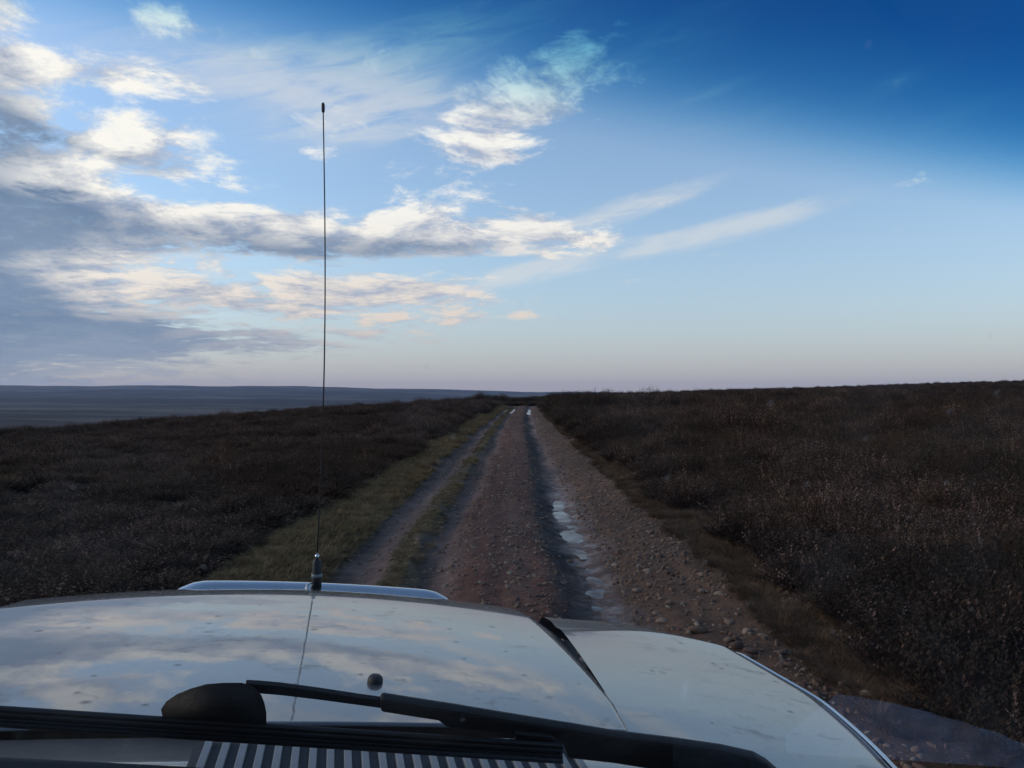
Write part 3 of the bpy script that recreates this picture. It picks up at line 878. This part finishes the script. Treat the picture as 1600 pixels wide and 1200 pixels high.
def build_wing(sgn):
    nu, nv = 90, 110; V = np.zeros((nv, nu, 3))
    for j in range(nv):
        tj = j/(nv-1)
        for i in range(nu):
            ti = i/(nu-1)
            y = 0.80
            for _ in range(3):
                xi = bonnet_edge(np.clip((y-YR)/0.9, 0, 1))+0.0018+(LEFT_EXTRA if sgn < 0 else 0)
                xo = 0.950-0.170*max(0, (1.35-y)/0.55)**1.5
                x = xi+(xo-xi)*ti
                yf = 2.015-2.9*max(0, x-0.70)**2-0.20*max(0, x-0.56)
                y = 0.80+(yf-0.80)*(1-(1-tj)**1.4)
            tt = np.clip((y-1.12)/0.7, 0, 1)
            inner = -0.418+prof(min(max(y-YR, 0), .78))-0.055*0.20-0.006-0.020*tt
            outer = -0.482-0.026*np.clip((y-1.0)/0.7, 0, 1)
            z = inner+(outer-inner)*(0.75*ti+0.25*ti*ti)
            e = max(0, (ti-0.93)/0.07); z -= 0.008*e*e
            en = max(0, y-(yf-0.32*(1-0.55*ti))); z -= 0.04*en+roll_over(en*(1+0.9*ti))
            V[j, i] = (sgn*x, y, z)
    F = grid_faces(nv, nu)
    if sgn < 0: F = F[:, ::-1]
    o = part('wing', (V.reshape(-1, 3), F), 'paint', smooth=True)
    # outer edge line: rubber seam, bright arch trim, and the outer flank
    edge = V[:, -1, :]
    out = np.array([sgn, 0, 0])
    seam = [tuple(p+out*0.003+np.array([0, 0, -.004])) for p in edge[::3]]
    part('wing_seam', tube(seam, 0.004, 8), 'gap', o, True)
    trim = [tuple(p+out*0.012+np.array([0, 0, -.006])) for p in edge[::3]]
    part('arch_trim', tube(trim, 0.0055, 8), 'steel', o, True)
    fl = np.zeros((8, nv, 3))
    for k in range(8):
        tt = k/7; fl[k] = edge+out*(0.016+0.03*math.sin(tt*1.6))+np.array([0, 0, -.008-0.62*tt**1.3])
    fl[:, :, 1] = np.minimum(fl[:, :, 1], 1.80)
    part('wing_side', (fl.reshape(-1, 3), grid_faces(8, nv)), 'paint', smooth=True)
    return o


for sgn in (1, -1): build_wing(sgn)
# nose panel below the bonnet lip, bumper
nose = []
for k in range(2):
    for i in range(41):
        x = -0.90+1.8*i/40; nose.append((x, min(y_front(x), 1.80 if abs(x) > .56 else 9)-0.04-0.02*k, -0.60 if k == 0 else -1.15))
part('nose_panel', (np.array(nose), grid_faces(2, 41)), 'paint', smooth=True)
part('bumper', tube([(-0.90, 1.78, -1.12), (-0.5, 2.08, -1.12), (0.5, 2.08, -1.12), (0.90, 1.78, -1.12)], 0.085, 12), 'plastic', smooth=True)


# washer jet
jx, jy = 0.095, 1.165
jz = float(bonnet_z(np.array(jx), np.array(jy)))
Vj = []; nj = 20
for rr, zz in ((.0115, -.002), (.0115, .004), (.0102, .0075), (.0075, .0100), (.0035, .0108)):
    for k in range(nj):
        a = 2*math.pi*k/nj; Vj.append((jx+rr*math.cos(a), jy+rr*1.15*math.sin(a), jz+zz))
Fj = [list(f) for f in grid_faces(5, nj, True)]+[[4*nj+k for k in range(nj)]]
part('washer_jet', (Vj, Fj), 'plastic', smooth=True)

# hoop of the nudge bar in front of the bonnet
bar_z = -0.578; bar_y = 2.250
pts = []
for tt in np.linspace(-1, 1, 49):
    x = 0.396*tt; k = max(0, abs(tt)-0.74)/0.26
    pts.append((x*(1+0.10*k), bar_y-0.05*tt*tt-0.05*k*k, bar_z-0.115*k**2.2))
pts = [(pts[0][0]-0.012, pts[0][1]-.01, -0.95)]+pts+[(pts[-1][0]+0.012, pts[-1][1]-.01, -0.95)]
bar = part('nudge_bar', tube(pts, 0.034, 20), 'steel', smooth=True, label='polished steel hoop of the nudge bar')

# aerial: foot on the bar, collar, long whip with a tip
ax, ay, az0 = -0.010, 2.215, bar_z+0.028
wl = 1.18
top = Vector((-0.109, 2.012, 0.715)); bot = Vector((ax-.004, ay, az0+0.100))
whip = [bot.lerp(top, k/24)+Vector((0.012*math.sin(math.pi*k/24), 0.0, 0)) for k in range(25)]
aerial = part('aerial', tube(whip, [0.0022-0.0007*k/24 for k in range(25)], 8), 'plastic', smooth=True, label='long thin black whip aerial')
dv = (whip[-1]-whip[-2]).normalized()
part('aerial_tip', tube([whip[-1]-dv*0.010, whip[-1]-dv*.004, whip[-1]+dv*0.010, whip[-1]+dv*.014], [.0032, .0042, .0042, .002], 10), 'rubber', aerial, True)
def lathe_at(base, d, rows, n=18):
    return tube([base+d*h for h, r_ in rows], [r_ for h, r_ in rows], n)
fb = Vector((ax+0.004, ay, az0)); fd = (bot-fb).normalized()
part('aerial_foot', lathe_at(fb, fd, [(0, .0135), (.028, .0138), (.029, .0138), (.074, .0120), (.078, .0105)]), 'rubber', aerial, True)
part('collar', lathe_at(fb, fd, [(.031, .0143), (.032, .0150), (.039, .0150), (.040, .0143)]), 'slat', aerial, True)
part('ferrule', lathe_at(fb, fd, [(.078, .0050), (.085, .0050), (.086, .0066), (.090, .0066), (.095, .003)]), 'steel', aerial, True)
part('bracket', tube([(ax-.026, ay-.030, az0-.062), (ax-.025, ay-.036, az0-.030), (ax-.022, ay-.034, az0-.004), (ax-.018, ay-.026, az0+.012), (ax-.006, ay-.010, az0+.014)],
                     [.0075, .0080, .0080, .0075, .005], 12), 'bracket', aerial, True)

# scuttle panel with the louvred air intake
SZ = -0.428
sc_poly = [(-0.88, SZ), (0.88, SZ), (0.88, SZ-0.03), (-0.88, SZ-0.03)]
Vs = []
for k, (y, z) in enumerate([(0.845, SZ-0.010), (0.862, SZ-0.002), (0.88, SZ), (0.985, SZ+0.001), (0.995, SZ-0.012)]):
    for i in range(41):
        x = -0.44+0.88*i/40; Vs.append((x, y, z-0.03*x*x))
scut = part('scuttle_panel', (np.array(Vs), grid_faces(5, 41)), 'paint', smooth=True)
def strip_box(x0, x1, y0, y1, z0, z1):
    V = [(x0, y0, z0), (x1, y0, z0), (x1, y1, z0), (x0, y1, z0), (x0, y0, z1), (x1, y0, z1), (x1, y1, z1), (x0, y1, z1)]
    return V, [[3, 2, 1, 0], [4, 5, 6, 7], [0, 1, 5, 4], [1, 2, 6, 5], [2, 3, 7, 6], [3, 0, 4, 7]]
GX0, GX1 = -0.122, 0.335
part('vent_bed', strip_box(GX0, GX1, 0.868, 0.965, SZ-0.004, SZ+0.0025), 'mesh', scut)
ns = 23; pitch = (GX1-GX0)/ns
for k in range(ns):
    x0 = GX0+pitch*(k+0.55)
    part('louvre', strip_box(x0, x0+pitch*0.44, 0.869, 0.964, SZ+0.001, SZ+0.0080), 'slat', scut, bev=0.001)

# windscreen, its seal and frame
def glass_pt(x, z, off=0.0):
    y = 0.865-0.577*(z+0.405)-0.10*x*x+off*0.866
    return (x, y, z+off*0.5)
gv = []; nzg, nxg = 30, 41
for j in range(nzg):
    z = -0.432+0.827*j/(nzg-1)
    for i in range(nxg):
        x = (-0.90+1.80*i/(nxg-1))*(1-0.10*j/(nzg-1)); gv.append(glass_pt(x, z))
screen = part('windscreen', (np.array(gv), grid_faces(nzg, nxg)), 'glass', smooth=True, label='windscreen glass with a blue shade band along its top')
def rail(z, w_, off, name, rad):
    return part(name, tube([glass_pt(-w_+2*w_*i/24, z, off) for i in range(25)], rad, 10), 'rubber', screen, True)
rail(-0.440, 0.90, -0.002, 'lower_seal', 0.014)
rail(0.405, 0.81, 0.0, 'upper_seal', 0.016)
for sgn in (1, -1):
    part('windscreen_pillar', tube([glass_pt(sgn*0.935, -0.45, 0), glass_pt(sgn*0.89, 0.0, 0), glass_pt(sgn*0.845, 0.41, 0)], 0.038, 12), 'plastic', smooth=True)

# dashboard under the glass
Vd = []
for k, (y, z) in enumerate([(0.850, -0.462), (0.82, -0.460), (0.74, -0.462), (0.66, -0.468), (0.58, -0.480), (0.53, -0.505), (0.50, -0.54), (0.49, -0.80)]):
    for i in range(31):
        x = -1.00+2.00*i/30; Vd.append((x, y-0.10*x*x, z))
dash = part('dashboard', (np.array(Vd), grid_faces(8, 31)[:, ::-1]), 'dash', smooth=True)
lip = [(-.85, .72, -.372), (-.6, .775, -.373), (-.273, .80, -.378), (-.104, .80, -.389), (.1, .80, -.408), (.35, .79, -.445), (.52, .78, -.480)]
part('demister_lip', tube(lip, 0.0125, 12), 'dash', dash, True)

# wiper blade with its clip shell, and the arm that comes in from the right
def at_glass(u, v, off):
    """cab-space point on the glass, off metres outside it, along a picture direction"""
    d = Vector(((u-800)/1202, 1, -(v-612)/1202)); q_ = (Mcar.to_3x3().transposed() @ d)
    lo, hi = 0.2, 1.5
    for _ in range(50):
        m_ = (lo+hi)/2; p = q_*m_
        if p.y < glass_pt(p.x, p.z, 0)[1]+off/0.866: lo = m_
        else: hi = m_
    return q_*lo
def ribbon(rows, name, mat, parent=None, th=0.010, bev=0.0015, label=None):
    """flat bar lying along the glass: rows of (u, v_top, v_bottom, offset)"""
    V = []; F = []
    nrm = Vector((0, 0.866, 0.5))
    for u, v0, v1, off in rows:
        a, b_ = at_glass(u, v0, off), at_glass(u, v1, off)
        V += [a+nrm*th, b_+nrm*th, b_, a]
    for i in range(len(rows)-1):
        for k in range(4):
            F.append([4*i+k, 4*i+(k+1) % 4, 4*i+4+(k+1) % 4, 4*i+4+k])
    F += [[0, 1, 2, 3], [4*len(rows)-1-k for k in range(4)]]
    return part(name, (V, F), mat, parent, bev=bev, label=label)
def vb(u): return 1107+(u+0)*0.0645            # top line of the blade in the photograph
us = [-260, 0, 200, 400, 600, 880]
wiper = ribbon([(u, vb(u)+8, vb(u)+16, .006) for u in us], 'wiper', 'plastic', None, 0.012, 0.003, label='black wiper parked along the foot of the windscreen')
ribbon([(u, vb(u), vb(u)+9, .009) for u in us], 'blade_spoiler', 'rubber', wiper, 0.006, 0.002)
ribbon([(u, vb(u)+16, vb(u)+23, .004) for u in us], 'blade_spine', 'rubber', wiper, 0.010, 0.003)
ribbon([(u, vb(u)+23, vb(u)+28, .001) for u in us], 'blade_edge', 'rubber', wiper, 0.006, 0.001)
ribbon([(805, 1144, 1157, .016), (862, 1150, 1160, .016), (877, 1161, 1163, .016)], 'blade_cap', 'plastic', wiper, 0.006, 0.002)
# clip shell: a domed fin
def shell():
    top = [(254, 1106), (262, 1094), (278, 1083), (300, 1074), (325, 1067), (352, 1065), (380, 1065), (398, 1071), (410, 1084), (415, 1097), (418, 1112), (418, 1128)]
    V = []; F = []; nrm = Vector((0, 0.866, 0.5)); m_ = len(top)
    for ring, (sh, off) in enumerate(((1.0, .012), (1.0, .022), (0.93, .030), (0.78, .034), (0.5, .036))):
        for u, v in top:
            cu, cv = 338, 1128
            V.append(at_glass(cu+(u-cu)*sh, cv+(v-cv)*sh, off))
        V.append(at_glass(258+(338-258)*(1-sh), 1128, off))
    n = m_+1
    for r_ in range(4):
        for k in range(n):
            F.append([r_*n+k, r_*n+(k+1) % n, (r_+1)*n+(k+1) % n, (r_+1)*n+k])
    F.append([4*n+k for k in range(n)]); F.append(list(range(n))[::-1])
    return V, F
part('blade_clip', shell(), 'plastic', wiper, True)
ribbon([(278, 1122, 1136, .014), (330, 1123, 1138, .014), (366, 1125, 1140, .014)], 'clip_foot', 'rubber', wiper, 0.008, 0.002)
ribbon([(385, 1067, 1080, .026), (405, 1068, 1082, .026), (440, 1071, 1085, .026), (500, 1079, 1092, .026), (560, 1088, 1100, .026), (604, 1094, 1106, .026)], 'arm_rod', 'plastic', wiper, 0.006, 0.001)
ribbon([(595, 1091, 1112, .022), (640, 1098, 1119, .022), (686, 1105, 1126, .022), (700, 1107, 1137, .022), (780, 1120, 1146, .022), (880, 1136, 1163, .022), (888, 1137, 1184, .022), (960, 1149, 1192, .022),
        (1060, 1161, 1208, .020), (1130, 1171, 1222, .018), (1180, 1182, 1232, .016), (1200, 1193, 1240, .014), (1222, 1212, 1246, .012)], 'arm_channel', 'plastic', wiper, 0.012, 0.004)

# wheels (out of sight under the wings)
def wheel(x, y):
    rows = [(-.115, .20), (-.12, .30), (-.10, .375), (-.05, .39), (.05, .39), (.10, .375), (.12, .30), (.115, .20)]
    V, F = tube([(x+a, y, -GROUND_OFF+0.385) for a, r_ in rows], [r_ for a, r_ in rows], 32)
    o = part('wheel', (V, F), 'tyre', smooth=True)
    part('rim', tube([(x+a, y, -GROUND_OFF+0.385) for a in (-.125, -.10, .10, .125)], [.16, .205, .205, .16], 24), 'bracket', o, True)
for x in (-.77, .77):
    for y in (1.30, -1.25): wheel(x, y)

# pale sheet added on the dashboard, out of view, to make the glass corner reflection
Vp = []
for j in range(9):
    for i in range(49):
        x = 0.590+0.380*i/48; y0 = 0.716+0.9*max(0, x-0.80)**2+0.9*max(0, 0.665-x)+0.0012*math.sin(x*40); y = y0+(0.838-0.10*x*x-y0)*j/8
        Vp.append((x, y, -0.4515+0.002*math.sin(i*1.1+j)))
me = np_mesh('reflection_sheet', np.array(Vp), grid_faces(9, 49), M['added_sheet'], None, True)
added_sheet = add('reflection_sheet', me, label='pale sheet added on the dashboard to make the reflection in the windscreen corner', cat='added_sheet')
added_sheet.matrix_world = Mcar

# ------------------------------------------------------------------ haze over the far moor
bm = bmesh.new(); bmesh.ops.create_cube(bm, size=1.0)
me = bpy.data.meshes.new('haze'); bm.to_mesh(me); bm.free()
mh, t = material('haze_air')
vol = t.n('ShaderNodeVolumePrincipled', None, Color=(0.55, 0.68, 1.0), Density=0.000055, Anisotropy=0.1)
t.t.links.new(vol.outputs[0], t.n('ShaderNodeOutputMaterial').inputs['Volume'])
me.materials.append(mh)
HZ0, HZ1 = -320.0, 120.0
add('haze', me, kind='stuff', loc=(0, 0, (HZ0+HZ1)/2), scale=(19600, 19600, HZ1-HZ0))

SC.cycles.max_bounces = 8
SC.cycles.transparent_max_bounces = 12
SC.cycles.diffuse_bounces = 3
SC.cycles.volume_bounces = 0
SC.cycles.caustics_reflective = False
SC.cycles.caustics_refractive = False
SC.cycles.use_denoising = True
